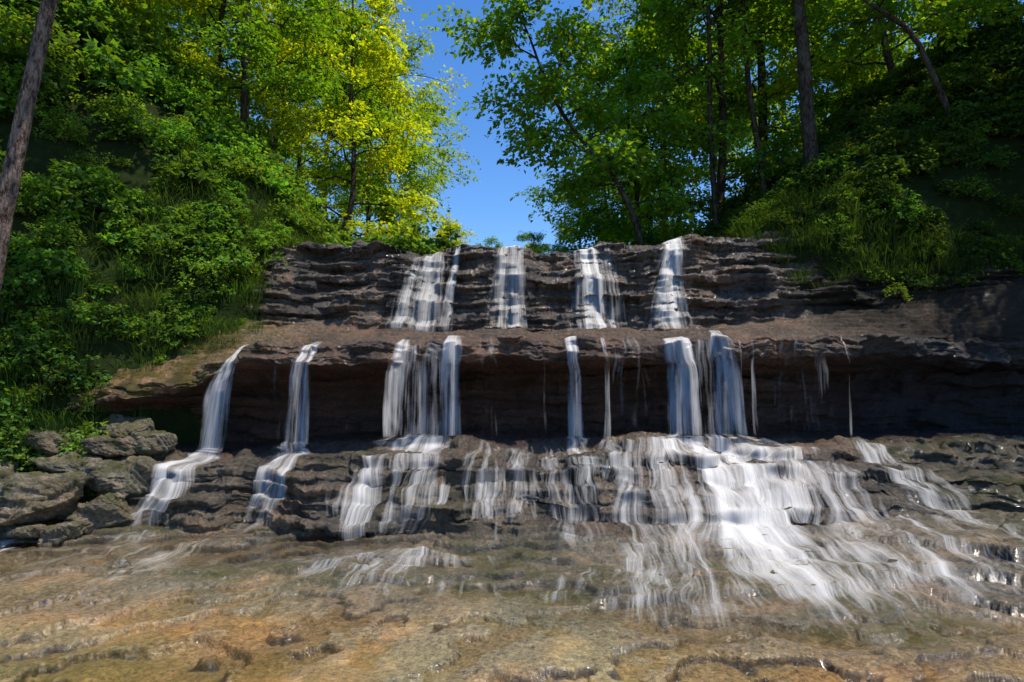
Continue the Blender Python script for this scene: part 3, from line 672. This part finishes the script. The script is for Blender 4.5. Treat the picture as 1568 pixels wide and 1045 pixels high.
# ------------------------------------------------------------------ BOULDERS
def boulder(seed, dims, name='boulder', mossy=.5):
    r = np.random.default_rng(seed); bm = bmesh.new()
    for i in range(14):
        p = r.uniform(-1, 1, 3); p /= max(np.abs(p).max(), 1e-3); p *= r.uniform(.75, 1); bm.verts.new(p*.5)
    bmesh.ops.convex_hull(bm, input=bm.verts[:])
    loose = [v for v in bm.verts if not v.link_faces]
    bmesh.ops.delete(bm, geom=loose, context='VERTS')
    bmesh.ops.triangulate(bm, faces=bm.faces[:])
    for it_ in range(5):
        bmesh.ops.subdivide_edges(bm, edges=bm.edges[:], cuts=1, use_grid_fill=True)
        if it_ >= 2: bmesh.ops.smooth_vert(bm, verts=bm.verts[:], factor=.5, use_axis_x=True, use_axis_y=True, use_axis_z=True)
        if len(bm.verts) > 3500: break
    for v in bm.verts: v.co = Vector((v.co.x*dims[0]*1.15, v.co.y*dims[1]*1.15, v.co.z*dims[2]*1.15))
    bmesh.ops.recalc_face_normals(bm, faces=bm.faces[:]); bm.normal_update()
    co = np.array([v.co for v in bm.verts]); no = np.array([v.normal for v in bm.verts])
    k = min(1, max(dims))
    d = k*(.08*fbm(co[:, 0]*4/k+seed, co[:, 1]*4/k+co[:, 2]*5/k, seed, 6, .6)+.06*(hsh(np.floor(co[:, 2]/.07+.9*vn(co[:, 0]*4, co[:, 1]*4, 5)), co[:, 2]*0, seed)-.5))
    co = co+no*d[:, None]
    me = bpy.data.meshes.new(name)
    for v, c in zip(bm.verts, co): v.co = c
    bm.to_mesh(me); bm.free()
    n = len(me.vertices)
    a = me.attributes.new('tint', 'FLOAT_COLOR', 'POINT'); c4 = np.ones((n, 4), np.float32); c4[:, :3] = (np.array((.18, .15, .108))*r.uniform(.75, 1.2))
    a.data.foreach_set('color', c4.ravel())
    for nm, val in (('moss', np.clip(no[:, 2], 0, 1)*mossy+.35), ('wet', np.full(n, .3)), ('glit', np.full(n, .8))):
        a = me.attributes.new(nm, 'FLOAT', 'POINT'); a.data.foreach_set('value', val.astype(np.float32))
    u, v_ = co[:, 0]+co[:, 1]*.6+seed, co[:, 2]+co[:, 1]*.8
    q = np.stack([.5+.17*fbm(u*2.5, v_*2.5, 201, 5, .6), .5+.16*fbm(u*3, v_*20, 202, 3, .6), .5+.16*fbm(u*6, v_*6, 203, 4, .65)], -1)
    a = me.attributes.new('nv', 'FLOAT_VECTOR', 'POINT'); a.data.foreach_set('vector', q.astype(np.float32).ravel())
    me.materials.append(BOULD)
    for p in me.polygons: p.use_smooth = True
    return me
B = [(-5.55, 6.55, .3, 1.3, .85, .66, 3), (-4.8, 6.75, .2, .6, .5, .42, 4), (-4.95, 7.05, .55, .9, .6, .42, 5), (-4.6, 7.15, .6, .5, .5, .45, 6), (-5.5, 7.1, .72, .8, .6, .3, 7), (-5.0, 7.3, .92, .7, .5, .26, 8),
     (-5.15, 7.5, 1.1, .75, .5, .24, 9), (-4.65, 7.4, .92, .45, .45, .3, 10), (-6.2, 6.7, .5, .8, .7, .6, 12), (-5.9, 7.3, .95, .7, .5, .3, 13), (-4.9, 6.4, .06, .35, .3, .2, 14), (-5.2, 6.3, .06, .3, .3, .2, 21), (-6.0, 6.3, .1, .5, .4, .3, 22), (-6.4, 6.2, .15, .6, .4, .4, 23),
     (-2.35, 3.1, -.02, .3, .2, .1, 16), (2.38, 2.62, .02, .34, .2, .14, 18)]
for (x, y, z, a, b_, c, sd) in B:
    ob = link(bpy.data.objects.new('boulder' if a > .38 else 'stone', boulder(sd, (a, b_, c))))
    ob.location = (x, y, z); ob.rotation_euler = (rng.normal(0, .1), rng.normal(0, .1), rng.normal(0, .4))

# ------------------------------------------------------------------ LIGHT / SKY / CAMERA
sd = Vector((0.36, -0.16, 0.90)).normalized()
el = math.asin(sd.z); az = math.atan2(sd.x, sd.y)
w = bpy.data.worlds.new('World'); scene.world = w; w.use_nodes = True
nt = w.node_tree; nt.nodes.clear()
sk = nt.nodes.new('ShaderNodeTexSky'); sk.sky_type = 'NISHITA'; sk.sun_disc = False; sk.sun_elevation = el; sk.sun_rotation = az
sk.air_density = 1.2; sk.dust_density = 0.0; sk.ozone_density = 4.5
hs = nt.nodes.new('ShaderNodeHueSaturation'); hs.inputs['Hue'].default_value = .508; hs.inputs['Saturation'].default_value = 1.25; hs.inputs['Value'].default_value = 1.6
bg = nt.nodes.new('ShaderNodeBackground'); bg.inputs[1].default_value = 0.13
wo = nt.nodes.new('ShaderNodeOutputWorld')
nt.links.new(sk.outputs[0], hs.inputs['Color']); nt.links.new(hs.outputs[0], bg.inputs[0]); nt.links.new(bg.outputs[0], wo.inputs[0])
sl = bpy.data.lights.new('sun', 'SUN'); sl.energy = 5.0; sl.angle = math.radians(.5); sl.color = (1, .93, .82)
so = link(bpy.data.objects.new('sun', sl)); so.rotation_euler = sd.to_track_quat('Z', 'Y').to_euler(); so.location = (0, 0, 30)
cam = bpy.data.cameras.new('camera'); cam.lens = 20; cam.sensor_width = 36; cam.clip_end = 2000; cam.clip_start = .05
co = link(bpy.data.objects.new('camera', cam)); co.location = (0, 0, 1.6); co.rotation_euler = (math.radians(90+5.08), 0, 0)
scene.camera = co
scene.view_settings.view_transform = 'Standard'; scene.view_settings.look = 'None'; scene.view_settings.exposure = 0
